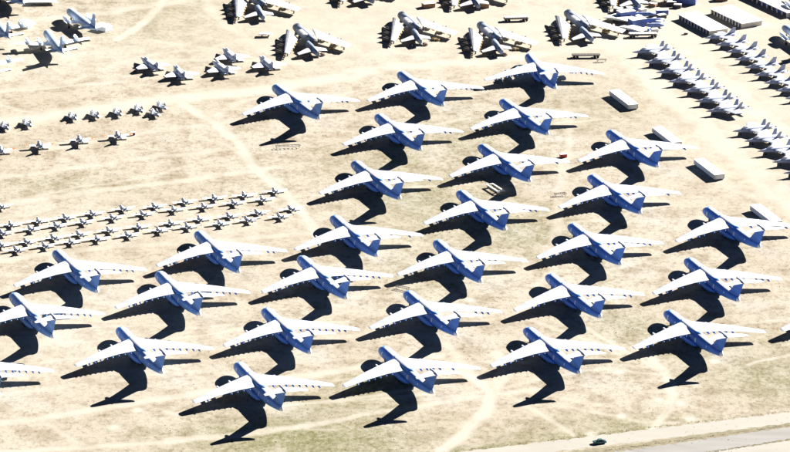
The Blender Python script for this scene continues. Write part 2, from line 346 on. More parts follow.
# ================================================================ T-tail transport
def transport(engines):
    p = Proto(23.0)
    fus = [(0, 2.75, .12, .12), (.35, 2.78, .7, .65), (1.1, 2.85, 1.15, 1.1), (2.2, 3.0, 1.58, 1.55), (3.6, 3.18, 1.92, 1.92), (5.2, 3.28, 2.1, 2.1), (7, 3.3, 2.16, 2.16)]
    fus += [(x, 3.3, 2.16, 2.16) for x in range(9, 33, 3)]
    fus += [(34, 3.42, 2.14, 2.04), (36.5, 3.56, 2.04, 1.9), (39, 3.74, 1.86, 1.74), (41.5, 3.93, 1.6, 1.54), (44, 4.13, 1.24, 1.28), (46, 4.28, .9, 1.02), (47.2, 4.34, .5, .66), (47.6, 4.38, .15, .25)]
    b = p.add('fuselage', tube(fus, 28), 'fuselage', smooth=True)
    for s in (-1, 1):
        # window band, sealed doors and hatches: thin shells just proud of the skin
        def skin(x0, x1, a0, a1, mm, nm, k=3):
            v = []; f = []
            def sec(x):
                for q, r in zip(fus, fus[1:]):
                    if q[0] <= x <= r[0]:
                        t = (x-q[0])/(r[0]-q[0]); return [q[i]+(r[i]-q[i])*t for i in range(1, 4)]
            for i in range(k+1):
                x = x0+(x1-x0)*i/k; zc, ry, rz = sec(x)
                for j in range(k+1):
                    a = a0+(a1-a0)*j/k
                    v.append((x, s*(ry+.03)*math.cos(a), zc+(rz+.03)*math.sin(a)))
            for i in range(k):
                for j in range(k): q = i*(k+1)+j; f.append((q, q+1, q+k+2, q+k+1))
            p.add(nm, (v, f), mm, b)
        skin(1.9, 3.1, .55, 1.45, 'sealed', 'cockpit_window')
        skin(6.3, 7.3, -.3, .5, 'sealed', 'door')
        skin(12.5, 13.2, .12, .42, 'sealed', 'hatch'); skin(29.4, 30.3, -.25, .5, 'sealed', 'door'); skin(25.2, 25.8, .15, .4, 'sealed', 'hatch')
        skin(38, 38.6, .1, .5, 'sealed', 'hatch')
    p.add('sunlit_tail_cap', tube([(46.55, 4.3, .78, .93), (47.25, 4.34, .52, .68), (47.66, 4.38, .17, .27), (47.72, 4.38, .05, .08)], 20), 'sealed', b, True)  # white cap that paints in sunlight on the tail end
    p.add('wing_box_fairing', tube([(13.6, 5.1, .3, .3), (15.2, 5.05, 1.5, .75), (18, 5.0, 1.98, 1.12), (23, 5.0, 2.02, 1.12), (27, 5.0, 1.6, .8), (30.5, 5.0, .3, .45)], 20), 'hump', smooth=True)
    for s in (-1, 1):
        st = [(1.7*s, 15.8, 10.9, 4.86), (2.3*s, 16.1, 10.6, 4.84), (8.2*s, 19.0, 8.1, 4.56), (15*s, 22.4, 5.9, 4.05), (22.6*s, 26.2, 3.75, 3.18), (24.0*s, 26.95, 3.25, 3.02), (24.4*s, 27.6, 2.2, 2.98)]
        wg = p.add('wing', wing(st, .125), 'wing')
        def at(y):
            y = abs(y)
            for q, r in zip(st, st[1:]):
                if abs(q[0]) <= y <= abs(r[0]):
                    t = (y-abs(q[0]))/(abs(r[0])-abs(q[0])); return [q[i]+(r[i]-q[i])*t for i in range(1, 4)]
        for y in (4.2, 6.4, 8.6, 10.8, 13.0, 15.2, 17.4, 19.4):
            xl, c, z = at(y); x1 = xl+c
            p.add('flap_track_fairing', tube([(x1-2.6, z-.4, .1, .1), (x1-1.2, z-.55, .26, .34), (x1+.1, z-.52, .26, .32), (x1+.8, z-.42, .07, .1)], 8, s*y), 'paint', wg, True)
        for y in (7.9, 12.9):
            xl, c, z = at(y)
            pv = [(xl-2.6, s*y-.22, z-.5), (xl+3.5, s*y-.3, z-.1), (xl+3.0, s*y-.22, z-.95), (xl-2.2, s*y-.22, z-1.25)]
            pv += [(a, 2*s*y-bb, cc) for a, bb, cc in pv]
            py = p.add('engine_pylon', (pv, [(0, 1, 2, 3), (7, 6, 5, 4), (0, 4, 5, 1), (1, 5, 6, 2), (2, 6, 7, 3), (3, 7, 4, 0)]), 'wing', wg)
            if engines:
                p.add('engine', tube([(xl-4.1, z-1.85, .62, .62), (xl-3.9, z-1.85, .8, .8), (xl-2, z-1.85, .86, .86), (xl-.2, z-1.85, .78, .78), (xl+1.4, z-1.85, .5, .5), (xl+1.9, z-1.85, .36, .36)], 16, s*y), 'paint', wg, True)
    p.add('tail_fin', fin([(5.0, 38.6, 8.6), (5.6, 39.6, 7.5), (8.5, 42.9, 6.0), (11.7, 46.0, 4.7)], .13), 'paint')
    for s in (-1, 1):
        p.add('horizontal_stabilizer', wing([(.2*s, 45.9, 5.0, 11.75), (.6*s, 46.2, 4.7, 11.75), (6.6*s, 49.4, 2.3, 11.68), (7.5*s, 50.2, 1.5, 11.66)], .1), 'wing')
    p.add('bullet_fairing', tube([(44.2, 11.75, .08, .08), (45.2, 11.75, .42, .42), (47, 11.75, .55, .55), (50, 11.75, .5, .5), (51.3, 11.75, .08, .08)], 12), 'wing', smooth=True)
    for s in (-1, 1):
        sp = p.add('landing_gear_pod', tube([(16.2, 1.8, .25, .4), (17.8, 1.75, .85, 1.0), (20.5, 1.7, 1.1, 1.15), (25.5, 1.7, 1.08, 1.12), (29, 1.85, .7, .75), (31.5, 2.0, .1, .15)], 16, s*2.25), 'paint', smooth=True)
        for x in (22.2, 23.7):
            for dy in (-.42, .42): p.add('wheel', wheel(x, s*2.35+dy, .55, .4), 'tyre', sp)
    for dy in (-.3, .3): p.add('nose_wheel', wheel(5.2, dy, .45, .3), 'tyre')
    p.add('nose_gear_strut', cyl((5.2, 0, .45), (5.2, 0, 1.8), .12, 8), 'metal')
    return p
T0 = transport(False); T1 = transport(True)
GRP = 'stored T-tail transports on the desert'
LINES = [
 ('leftmost diagonal line', [(-41, 351.5), (11.4, 296), (54.4, 253)], 1.35),
 ('second diagonal line from left', [(118, 330), (157, 274.4), (196.2, 234)], 1.25),
 ('third diagonal line from left', [(235.7, 365.3), (263.3, 311), (298.7, 259), (331.6, 218.4), (352.4, 164), (376, 117), (398.5, 74.5)], 1.08),
 ('fourth diagonal line from left', [(380.2, 349.5), (404.9, 294), (434.7, 243), (457.7, 193.4), (479, 147.3), (500.5, 102), (527.3, 56.5)], .95),
 ('fifth diagonal line from left', [(524.8, 330.4), (546.8, 277), (569, 226.5), (588.7, 177.7), (607.2, 133)], .9),
 ('sixth diagonal line from left', [(665.2, 313.3), (685.4, 261), (704, 210.3)], .88),
]
HOFF = {(235.7, 365.3): -.7, (380.2, 349.5): .5, (352.4, 164): 1.0, (479, 147.3): 1.6, (54.4, 253): 1.0, (527.3, 56.5): -9.0, (685.4, 261): -1.3, (434.7, 243): -1.5, (273.4, 87.5): 2.1, (118, 330): 0, (331.6, 218.4): -.5}
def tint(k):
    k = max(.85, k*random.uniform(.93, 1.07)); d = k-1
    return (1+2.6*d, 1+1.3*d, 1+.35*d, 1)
for ln, pts, k in LINES:
    for i, q in enumerate(pts):
        pos = 'nearest' if i == 0 else ('farthest' if i == len(pts)-1 else ORD[i]+' from front')
        eng = q in ((527.3, 56.5), (-41, 351.5))
        lab = f'blue-grey T-tail transport jet, {pos} in the {ln}'
        if q == (-41, 351.5): lab = 'T-tail transport jet cut off by left edge, only right wing and tail showing'
        if q == (527.3, 56.5): lab = 'T-tail transport jet with engines, farthest in the fourth diagonal line from left'
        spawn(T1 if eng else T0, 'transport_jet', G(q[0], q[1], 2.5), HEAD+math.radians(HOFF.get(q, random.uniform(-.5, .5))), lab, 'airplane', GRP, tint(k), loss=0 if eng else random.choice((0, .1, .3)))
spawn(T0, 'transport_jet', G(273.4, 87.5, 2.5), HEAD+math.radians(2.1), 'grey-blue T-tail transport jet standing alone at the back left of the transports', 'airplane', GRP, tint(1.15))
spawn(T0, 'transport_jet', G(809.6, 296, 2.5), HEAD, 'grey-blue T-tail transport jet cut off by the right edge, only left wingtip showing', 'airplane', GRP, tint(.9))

# ================================================================ small aircraft
def jet(L, span, xw, cr, ct, sweep, zf, rf, zw, anh, fins, stabspan, wmat, bmat, tips=None, nose_len=.3, wide=1.0, canopy=(.2, .42), finh=2.4, folded=False, intakes=True, tailz=0):
    p = Proto(L*.5)
    n = nose_len*L
    fus = [(0, zf-.1, .05, .05), (n*.25, zf-.08, rf*.38, rf*.38), (n*.6, zf-.03, rf*.7*wide**.5, rf*.75), (n, zf, rf*wide, rf), (L*.5, zf, rf*1.12*wide, rf), (L*.72, zf+.03, rf*1.0*wide, rf*.92), (L*.9, zf+.08, rf*.72*wide, rf*.7), (L*.97, zf+.1, rf*.55*wide, rf*.55)]
    b = p.add('fuselage', tube(fus, 16, p=2.3 if wide > 1.2 else 2), bmat, smooth=True)
    c0, c1 = canopy[0]*L, canopy[1]*L
    p.add('canopy', tube([(c0, zf+rf*.55, .05, .05), (c0+(c1-c0)*.3, zf+rf*.85, rf*.48, rf*.62), (c0+(c1-c0)*.6, zf+rf*.9, rf*.5, rf*.62), (c1, zf+rf*.8, .06, .1)], 12), 'sealed', smooth=True)
    h = span/2
    for s in (-1, 1):
        y0 = rf*.7*wide*s; yt = h*s; dx = (h-abs(y0))*math.tan(sweep)
        if folded:
            ym = h*.55*s
            wg = p.add('wing', wing([(y0, xw, cr, zw), (ym, xw+dx*.4, cr*.75, zw)], .08), wmat)
            rs = [[(xw+dx*.4+a*cr*.75, ym+bq*.22, zw+.1) for a, bq in AF], [(xw+dx*.7+a*ct, ym-.35*s+bq*.12, zw+h*.5) for a, bq in AF]]
            p.add('folded_wing_panel', rings(rs), wmat, wg)
        else:
            wg = p.add('wing', wing([(y0, xw, cr, zw), (yt*.96, xw+dx*.96, ct*1.05, zw-anh*.96), (yt, xw+dx, ct*.8, zw-anh)], .075), wmat)
            if tips:
                p.add('wing_tip', wing([(yt*.78, xw+dx*.78-.03, cr+(ct-cr)*.78+.06, zw-anh*.78+.012), (yt*1.01, xw+dx-.03, ct*.85, zw-anh+.012)], .1), tips, wg)
        sx = L*.84; sh = stabspan/2
        p.add('horizontal_stabilizer', wing([(rf*.4*s, sx, L*.13, zf+.15+tailz), (sh*s, sx+L*.06, L*.075, zf+.15+tailz)], .07), wmat)
        if intakes:
            p.add('air_intake', tube([(L*.36, zf-.15, rf*.32, rf*.6), (L*.42, zf-.15, rf*.4, rf*.68), (L*.6, zf-.1, rf*.3, rf*.6)], 10, s*rf*1.05*wide), bmat, smooth=True)
        p.add('main_gear', join(cyl((L*.56, s*rf*1.2, .3), (L*.56, s*rf*1.0, zf-.2), .09, 6), wheel(L*.56, s*rf*1.25, .36, .26)), 'tyre')
        if fins == 2:
            p.add('tail_fin', fin([(zf+.3, L*.68, L*.12), (zf+.3+finh, L*.77, L*.055)], .07, s*rf*.95*wide, s*.28), bmat)
            p.add('exhaust_nozzle', cyl((L*.95, s*rf*.42*wide, zf+.1), (L, s*rf*.4*wide, zf+.1), rf*.38, 12, rf*.32), 'rust')
    if fins == 1:
        p.add('tail_fin', fin([(zf+rf*.5, L*.68, L*.24), (zf+rf*.5+finh, L*.85, L*.1)], .07), bmat)
        p.add('exhaust_nozzle', cyl((L*.95, 0, zf+.1), (L, 0, zf+.1), rf*.5, 12, rf*.42), 'steel')
    p.add('nose_gear', join(cyl((L*.2, 0, .25), (L*.2, 0, zf-.2), .08, 6), wheel(L*.2, 0, .28, .18)), 'tyre')
    return p
rad = math.radians
trainer = jet(8.4, 9.6, 3.2, 1.9, 1.2, rad(4), .85, .45, .72, -.15, 1, 3.8, 'white', 'white', finh=1.15, wide=1.25, canopy=(.16, .42), intakes=False, tailz=.45)
tip_trainer = jet(11.6, 11.0, 4.4, 2.3, 1.7, rad(3), 1.5, .72, 1.25, -.3, 1, 5.2, 'white', 'white', tips='orange', finh=2.3, intakes=True, tailz=.5)
folded = jet(10.0, 5.4, 3.3, 3.6, 2.1, rad(32), 1.05, .8, 1.05, 0, 1, 3.2, 'white', 'white', finh=.9, folded=True)
phantom = jet(19.5, 14.2, 6.2, 8.2, 2.4, rad(44), 1.8, 1.15, 1.5, -.2, 1, 6.4, 'white', 'white', finh=2.2, wide=1.2)
hornet = jet(18.2, 14.6, 6.0, 7.8, 3.6, rad(27), 2.05, 1.0, 2.25, .15, 2, 8.6, 'grey', 'grey', finh=2.5, wide=1.5, nose_len=.36)
falcon = jet(15.0, 11.0, 5.0, 6.6, 2.4, rad(38), 1.9, .9, 1.95, 0, 1, 5.8, 'grey', 'grey', finh=2.6, wide=1.25, nose_len=.34)

def row(pr, name, pts, k, off, heading, labf, cat, grp, tn=1.0, jit=2):
    pts = sorted(pts, key=lambda q: q[0])
    for i, q in enumerate(pts):
        c = G(q[0]+off[0], q[1]+off[1], 0); h = heading+rad(random.uniform(-jit, jit))
        nose = (c.x-math.cos(h)*pr.xc, c.y-math.sin(h)*pr.xc)
        t = tn*random.uniform(.93, 1.07)
        pos = 'leftmost' if i == 0 else ('rightmost' if i == len(pts)-1 else ORD[i]+' from left')
        spawn(pr, name, nose, h, labf(pos, i), cat, grp, (t, t, t, 1))
def Z(o, k, pts): return [(o[0]+x/k, o[1]+y/k) for x, y in pts]
K = 4.9375
a, b_ = (150, 180), (0, 180)
tr_rows = {
 'back line of farther double row': Z(a, K, [(610, 75), (460, 95), (312, 108), (165, 128)])+Z(b_, K, [(758, 150), (600, 162), (450, 185), (318, 205), (185, 222), (48, 240)]),
 'front line of farther double row': Z(a, K, [(550, 115), (408, 133), (260, 150), (112, 165)])+Z(b_, K, [(700, 188), (550, 205), (403, 228), (272, 245), (145, 262), (5, 282)]),
 'back line of nearer double row': Z(a, K, [(690, 163), (525, 182), (385, 198), (240, 213), (97, 233)])+Z(b_, K, [(680, 250), (533, 268), (385, 288), (258, 305), (125, 325), (0, 340)]),
 'front line of nearer double row': Z(a, K, [(635, 200), (475, 217), (340, 235), (180, 250)])+Z(b_, K, [(778, 268), (625, 292), (475, 310), (345, 325), (215, 345), (75, 365)])}
for ln, pts in tr_rows.items():
    row(trainer, 'trainer_jet', pts, K, (1.5, -2.5), HEAD, lambda pos, i: f'small white trainer jet, {pos} in {ln}', 'airplane', 'white trainer jets in double rows', 1.0, 5)
row(trainer, 'trainer_jet', [(1, 208)], K, (0, 0), HEAD, lambda p_, i: 'small white trainer jet alone at the left edge behind the double rows', 'airplane', 'white trainer jets in double rows')
row(tip_trainer, 'tip_trainer_jet', Z((0, 95), 4.39, [(5, 262), (175, 240), (350, 215), (518, 198)]), 1, (.5, -1), rad(-75), lambda p_, i: f'white trainer jet with orange wingtips, {p_} of its row of four', 'airplane', 'orange-tipped trainers in a row')
row(folded, 'folded_wing_jet', Z((0, 95), 4.39, [(18, 150), (115, 138), (315, 108), (412, 100), (512, 90), (605, 75), (675, 93), (705, 62)]), 1, (.5, -1), HEAD, lambda p_, i: f'stubby white jet with folded wings, {p_} of the row of eight', 'airplane', 'folded-wing jets in a row')
row(phantom, 'delta_fighter', [(149, 69), (178.6, 77.5), (220, 72.5), (229, 60), (265.6, 68)], 1, (1, -1), HEAD, lambda p_, i: f'white swept-wing fighter jet, {p_} of the five beside the dirt road', 'airplane', 'swept-wing fighters by the dirt road', 1, 6)
# two dense rows of fighters; the dark spots in the photo are their nose shadows
rowA = [(636.3, 59.8), (648.5, 70), (660, 80), (672, 89.4), (686.5, 98.8), (698.8, 109), (710.2, 118.8), (736.9, 138.8), (748.8, 148.8), (761.8, 158.8), (776.7, 169.7), (787.6, 180.7)]
hA = math.atan2(.37, .93)
for i, q in enumerate(rowA):
    n_ = G(q[0]+1.5, q[1]-1, 2) if False else G(q[0]-4.5, q[1]-7.5, 2.0)
    t = random.uniform(.9, 1.05); h = hA+rad(random.uniform(-2, 2))
    spawn(hornet, 'twin_tail_fighter', n_, h, f'grey twin-tail fighter jet, {ORD[i]} from the back in the nearer dense row', 'airplane', 'twin-tail fighters in a dense row', (t, t, t*1.03, 1))
rowB = [(709, 45), (719.3, 52), (730.2, 59), (738.7, 66.7), (748.8, 74.5), (758, 82.2), (768, 90), (779.7, 97.7), (789.5, 105.5)]
for i, q in enumerate(rowB):
    t = random.uniform(1.0, 1.12)
    spawn(falcon, 'single_tail_fighter', G(q[0]-4.5, q[1]-7, 1.9), hA+rad(random.uniform(-2, 2)), f'pale single-tail fighter jet, {ORD[i]} from the back in the farther dense row', 'airplane', 'single-tail fighters in a dense row', (t, t, t*1.02, 1))

# ---------------------------------------------------------------- four-engine patrol planes, back left
def patrol(wings=True):
    p = Proto(17)
    p.add('fuselage', tube([(0, 2.9, .1, .1), (.5, 2.95, .8, .75), (1.8, 3.1, 1.4, 1.35), (4, 3.25, 1.72, 1.72), (22, 3.3, 1.72, 1.72), (26, 3.6, 1.45, 1.4), (30, 4.0, .8, .85), (32.5, 4.25, .3, .35), (35, 4.3, .1, .1)], 20), 'bomber', smooth=True)
    p.add('cockpit_window', tube([(1.6, 4.1, .3, .1), (2.3, 4.15, 1.1, .45), (3.3, 4.35, 1.15, .55), (4.2, 4.6, .4, .2)], 12), 'sealed', smooth=True)
    for s in (-1, 1):
        y1 = 15.2 if wings else 6.5
        w_ = p.add('wing', wing([(1*s, 11.2, 5.6, 2.2), (y1*s, 11.2+.07*y1, 5.6-.21*y1, 2.2+.075*y1)], .15), 'white')
        for y in (5, 10):
            if y < y1: p.add('engine_nacelle', tube([(8.3, 2.9+.05*y, .3, .4), (9, 2.9+.05*y, .55, .7), (12, 2.85+.06*y, .6, .75), (16, 2.6+.07*y, .2, .3)], 10, s*y), 'white', w_, True)
        p.add('horizontal_stabilizer', wing([(.4*s, 28.5, 3.4, 4.4), (6.5*s, 29.6, 1.8, 5.1)], .1), 'white')
        p.add('main_gear', join(cyl((14.5, s*5, .5), (14.5, s*5, 2.4), .14, 6), wheel(14.5, s*5, .55, .7)), 'tyre')
    p.add('tail_fin', fin([(4.2, 26.0, 6.2), (10.2, 29.5, 2.6)], .1), 'bomber')
    p.add('nose_gear', join(cyl((3.6, 0, .4), (3.6, 0, 2), .12, 6), wheel(3.6, 0, .4, .5)), 'tyre')
    return p
PA, PB = patrol(True), patrol(False)
tn = (2.0, 2.0, 1.9, 1)
for pr, q, h, lab in [(PA, (45.7, 32), -74, 'pale four-engine patrol plane, the only one at upper left wholly in view with wings'),
                      (PB, (68, 10.5), -66, 'pale patrol plane with its outer wings removed beside a white box'),
                      (PA, (-8.3, 17.7), -73, 'pale patrol plane cut by the left edge, upper of the two with wing showing'),
                      (PA, (-21.6, 53), -73, 'pale patrol plane cut by the left edge, lower of the two with wing showing'),
                      (PB, (2.3, -15), -70, 'stripped patrol plane cut by the top left corner')]:
    spawn(pr, 'patrol_plane', G(q[0], q[1], 2.9), rad(h), lab, 'airplane', 'patrol planes at upper left', tn)

# ---------------------------------------------------------------- chopped bombers: fuselage, severed wings, severed tail
k5 = 5.643
def z1(x, y, z=0): return G(225+x/k5, 0+y/k5, z)
N1 = z1(390, 140, 2.6)
def rel(x, y, z): q = z1(x, y, z); return Vector((q.x-N1.x, q.y-N1.y, z))
def slab_wing(le0, te0, let, tet, t0, t1, fwd, s):
    rs = []
    n = 6
    for i in range(n+1):
        t = i/n; a = le0.lerp(let, t); b = te0.lerp(tet, t); th = t0+(t1-t0)*t
        rs.append([tuple(a.lerp(b, u)+Vector((0, 0, v*th*.6))) for u, v in AF])
    return rings(rs)
def bomber_wing(le0, te0, let, tet, fang, fr):
    p = Proto(0); c = (le0+te0+let+tet)/4; c.z = 0
    q = [v-c for v in (le0, te0, let, tet)]
    b = p.add('wing_panel', slab_wing(q[0], q[1], q[2], q[3], 1.5, .5, 0, 0), 'bomber_wing')
    f = Vector((math.cos(fang), math.sin(fang), 0)); sd = Vector((-f.y, f.x, 0))
    for t in fr:
        r = q[0].lerp(q[2], t)
        for o in (-.75, .75):
            e0 = r+f*3.4+sd*o; e1 = r-f*1.2+sd*o
            e0.z = e1.z = max(.72, r.z-1.2)
            p.add('engine_pod', cyl(e0, e1, .7, 12, .5), 'steel', b, True)
        a = r+f*1.6; p.add('pylon', join(cyl((a.x, a.y, r.z-1.1), (r.x-f.x*1.5, r.y-f.y*1.5, r.z), .3, 6)), 'bomber', b)
    # torn trailing edge: lengths of broken flap in primer
    for i in range(5):
        t = .12+.17*i; a = q[1].lerp(q[3], t); b2 = q[1].lerp(q[3], t+.08); nrm = (q[1]-q[0]).normalized()
        v = [a-nrm*.3, b2-nrm*.3, b2+nrm*.9, a+nrm*.9]; lo = [w_+Vector((0, 0, -.35)) for w_ in v]; hi = [w_+Vector((0, 0, -.1)) for w_ in v]
        p.add('broken_flap', ([tuple(w_) for w_ in lo+hi], [(0, 1, 2, 3), (4, 5, 6, 7), (0, 1, 5, 4), (1, 2, 6, 5), (2, 3, 7, 6), (3, 0, 4, 7)]), 'primer', b)
    # jacks under the panel
    for t, u in ((.1, .5), (.85, .5)):
        a = q[0].lerp(q[2], t).lerp(q[1].lerp(q[3], t), u); p.add('support', cyl((a.x, a.y, 0), (a.x, a.y, a.z-.05), .25, 8), 'steel', b)
    return p, c
lw, lwc = bomber_wing(rel(342, 165, 2.8), rel(410, 218, 3.2), rel(336, 294, 2.2), rel(366, 301, 2.2), rad(145), (.42, .62, .85))
rw, rwc = bomber_wing(rel(490, 160, 3.0), rel(520, 212, 3.2), rel(718, 246, 2.2), rel(690, 266, 2.2), rad(77), (.35, .65))
fa = rel(390, 140, 2.6); fb = rel(505, 245, 2.6); fdir = math.atan2(fb.y-fa.y, fb.x-fa.x); FL = (fb-fa).length
bf = Proto(FL/2)
bf.add('nose_section', tube([(0, 2.4, .1, .1), (.5, 2.4, .7, .7), (2, 2.5, 1.3, 1.5), (4.6, 2.7, 1.5, 2.0), (5.4, 2.7, 1.5, 2.05)], 16), 'bomber', smooth=True)
bf.add('torn_frame', tube([(5.39, 2.65, 1.38, 1.9), (6.3, 2.6, 1.3, 1.8)], 16), 'primer')
bf.add('mid_section', tube([(6.2, 2.7, 1.5, 2.05), (12, 2.7, 1.55, 2.1), (FL-4, 2.7, 1.5, 2.05), (FL-.5, 2.7, 1.4, 1.95)], 18), 'bomber', smooth=True)
bf.add('torn_frame', tube([(FL-.51, 2.65, 1.25, 1.75), (FL+.4, 2.6, 1.1, 1.6)], 16), 'steel')
bf.add('cockpit_window', tube([(2.3, 3.8, .2, .1), (3.0, 4.1, .9, .45), (4.2, 4.6, .8, .3)], 10), 'sealed', smooth=True)
bf.add('wing_stub', tube([(11, 4.0, .6, .4), (12, 4.1, 2.2, .6), (19, 4.1, 2.3, .6), (20, 4.0, .7, .4)], 12, p=3.5), 'bomber_wing')
bf.add('cradle', box(9, 9.6, -1.2, 1.2, 0, 1), 'steel'); bf.add('cradle', box(FL-6, FL-5.4, -1.2, 1.2, 0, 1), 'steel'); bf.add('nose_cradle', box(3.6, 4.2, -.9, .9, 0, .95), 'steel')
ta = rel(470, 250, 2.0); tb = rel(525, 303, 2.0); tdir = math.atan2(tb.y-ta.y, tb.x-ta.x); TL = (tb-ta).length
bt = Proto(TL/2)
bt.add('tail_section', tube([(0, 2.0, 1.4, 1.9), (TL*.5, 2.1, 1.2, 1.5), (TL, 2.2, .8, .95)], 16), 'bomber', smooth=True)
bt.add('torn_frame', tube([(-.6, 2.0, 1.15, 1.6), (.02, 2.0, 1.25, 1.7)], 14), 'primer')
bt.add('horizontal_stabilizer', wing([(-.6, TL*.3, 6, 2.6), (-7.2, TL*.3+4.2, 2.6, 1.7)], .1), 'bomber_wing')
bt.add('horizontal_stabilizer', wing([(.6, TL*.3, 6, 2.6), (5.0, TL*.3+3, 3.4, 2.3)], .1), 'bomber_wing')
bt.add('cradle', box(TL*.3, TL*.3+.5, -.9, .9, 0, .9), 'steel')
BN = [((294, 25.5), 'leftmost in the front row of four'), ((244.5, -9.7), 'leftmost of those cut by the top edge'), ((399, 13.5), 'second in the front row of four'), ((478, 23.5), 'third in the front row of four'),
      ((565, 11.5), 'rightmost in the front row of four'), ((456.6, -20.7), 'third of those cut by top edge'), ((612.7, -20.6), 'rightmost of those cut by top edge'), ((346.6, -25), 'second of those cut by top edge')]
for q, where in BN:
    n_ = G(q[0], q[1], 2.6); ja = rad(random.uniform(-4, 4)); sh = random.uniform(.85, 1.15); tn = (sh, sh, sh, 1)
    spawn(bf, 'bomber_fuselage', n_, fdir+ja*.3, f'chopped grey bomber fuselage, {where}', 'airplane', 'chopped bombers at the back', tn)
    for pr, c, nm, side in ((lw, lwc, 'severed_wing', 'left'), (rw, rwc, 'severed_wing', 'right')):
        spawn(pr, nm, (n_.x+c.x, n_.y+c.y), rad(random.uniform(-4, 4)), f'severed {side} wing of chopped bomber {where}', 'wing', 'severed bomber wings', tn)
    spawn(bt, 'severed_tail', (n_.x+ta.x, n_.y+ta.y), tdir+rad(random.uniform(-8, 8)), f'severed tail of chopped bomber {where}', 'airplane tail', 'severed bomber tails', tn)

for (u, v), where in [((330, 50), 'leftmost front'), ((432, 40), 'second front'), ((512, 50), 'third front'), ((602, 33), 'rightmost front')]:
    for du, dv, m_, cn, L in ((0, 0, 'primer', 'tan', 3.2), (-9, 5, 'rust', 'rust-brown', 2.2), (-22, 6, 'steel', 'dark', 2.6)):
        p_ = Proto(0); p_.add('shell', tube([(0, .55, .5, .5), (L*.3, .6, .7, .55), (L, .5, .4, .4)], 8), m_); p_.add('torn_rib', box(L*.45, L*.52, -.85, .85, 0, 1.0), 'metal')
        spawn(p_, 'scrap_piece', G(u+du, v+dv), rad(random.uniform(-60, 60)), f'small {cn} scrap piece lying by the tail of the {where} chopped bomber', 'scrap')
# ================================================================ trailers, sheds, scrap
def trailer(L, W, H):
    p = Proto(0)
    w_ = p.add('wall', box(0, L, 0, W, .4, H), 'wall'); p.add('roof', box(-.1, L+.1, -.1, W+.1, H, H+.14), 'roof')
    for i in range(9): x = L*(.05+.11*i); p.add('rib', box(x, x+.12, -.06, -.002, .45, H-.05), 'wall', w_)
    p.add('end_door', box(L+.002, L+.06, W*.15, W*.85, .5, H-.12), 'roof')
    for x in (.4, L*.33, L*.66, L-.9): p.add('pier', box(x, x+.5, .3, W-.3, 0, .4), 'steel')
    return p
TRL = trailer(19.5, 4.1, 2.15)
for q, lab in [((609.3, 90.4), 'farthest of the four in a line'), ((652, 127.4), 'second from the back, behind a transport wing'), ((693.8, 159.2), 'third from the back of the four in a line'), ((750, 205.2), 'nearest of the four, above a transport wing at right')]:
    spawn(TRL, 'box_trailer', G(q[0], q[1], 2.2), rad(-69.5), f'long low white-roofed box trailer, {lab}', 'trailer', 'white-roofed trailers in a line')
def shed(L, W, H, nb):
    p = Proto(0)
    p.add('roof', box(-.4, L+.4, -.5, W+.5, H, H+.28), 'roof')
    p.add('back_wall', box(0, L, W-.2, W, 0, H), 'wall'); p.add('end_wall', box(L-.2, L, 0, W-.2, 0, H), 'wall'); p.add('end_wall', box(0, .2, 0, W-.2, 0, H), 'wall')
    for i in range(nb+1): x = .2+(L-.8)*i/nb; p.add('post', box(x, x+.35, -.3, .05, 0, H), 'roof')
    for i in range(nb): x = .2+(L-.8)*i/nb; p.add('bay_door', box(x+.35, x+(L-.8)/nb, .9, 1.0, 0, H*.8), 'bluebox' if i % 3 else 'steel')
    return p
for q, L, W, h, lab in [((679, 19), 25.5, 8.2, -63, 'low open-bay shed with a white roof, leftmost of the three at top right'), ((711, 13.5), 23.5, 9.6, -60, 'low open-bay shed with a white roof, middle of the three at top right'), ((737, -6), 38, 6.5, -60, 'long low open-bay shed with white roof, rightmost of three, cut by top edge')]:
    spawn(shed(L, W, 1.9, 10), 'storage_shed', G(*q), rad(h), lab, 'shed', 'white-roofed sheds')
def flatbed(L, W, load=None):
    p = Proto(0)
    d = p.add('deck', box(0, L, 0, W, 1.15, 1.35), 'wood' if load else 'steel')
    for i in range(9): x = L*i/9; p.add('stake', box(x, x+.1, -.05, 0, 1.1, 1.9), 'steel')
    p.add('beam', box(.2, L-.2, W*.25, W*.4, .75, 1.15), 'steel'); p.add('beam', box(.2, L-.2, W*.6, W*.75, .75, 1.15), 'steel')
    for x in (1, 2.2, L-2.2, L-1):
        for y in (.25, W-.25): p.add('wheel', wheel(x, y, .5, .3), 'tyre')
    if load: p.add('load', box(.4, L-.4, .2, W-.2, 1.36, load), 'roof')
    return p
spawn(flatbed(11.5, 2.5), 'flatbed_trailer', G(572, 58.5), rad(4), 'dark empty flatbed trailer on the dirt road behind the engined transport', 'trailer')
spawn(flatbed(10.5, 2.5, 1.9), 'flatbed_trailer', G(504, 22), rad(8), 'flatbed trailer with a white load between two chopped bombers at the top', 'trailer')
def container(L, W, H, m_, n=10):
    p = Proto(0); b = p.add('body', box(0, L, 0, W, .12, H), m_)
    for i in range(n): x = L*(i+.3)/n; p.add('rib', box(x, x+L*.4/n, -.06, 0, .2, H-.1), m_, b)
    p.add('roof', box(-.05, L+.05, -.08, W+.05, H, H+.1), 'roof', b); p.add('skid', box(.2, L-.2, .2, W-.2, 0, .12), 'steel'); return p
def panel(L, W, t, z):
    p = Proto(0); p.add('skin', wing([(0, 0, L, z), (W, L*.1, L*.85, z)], t/L*1.6), 'roof')
    for x in (L*.25, L*.7): p.add('support', box(x, x+.4, W*.3, W*.7, 0, z-.02), 'steel')
    return p
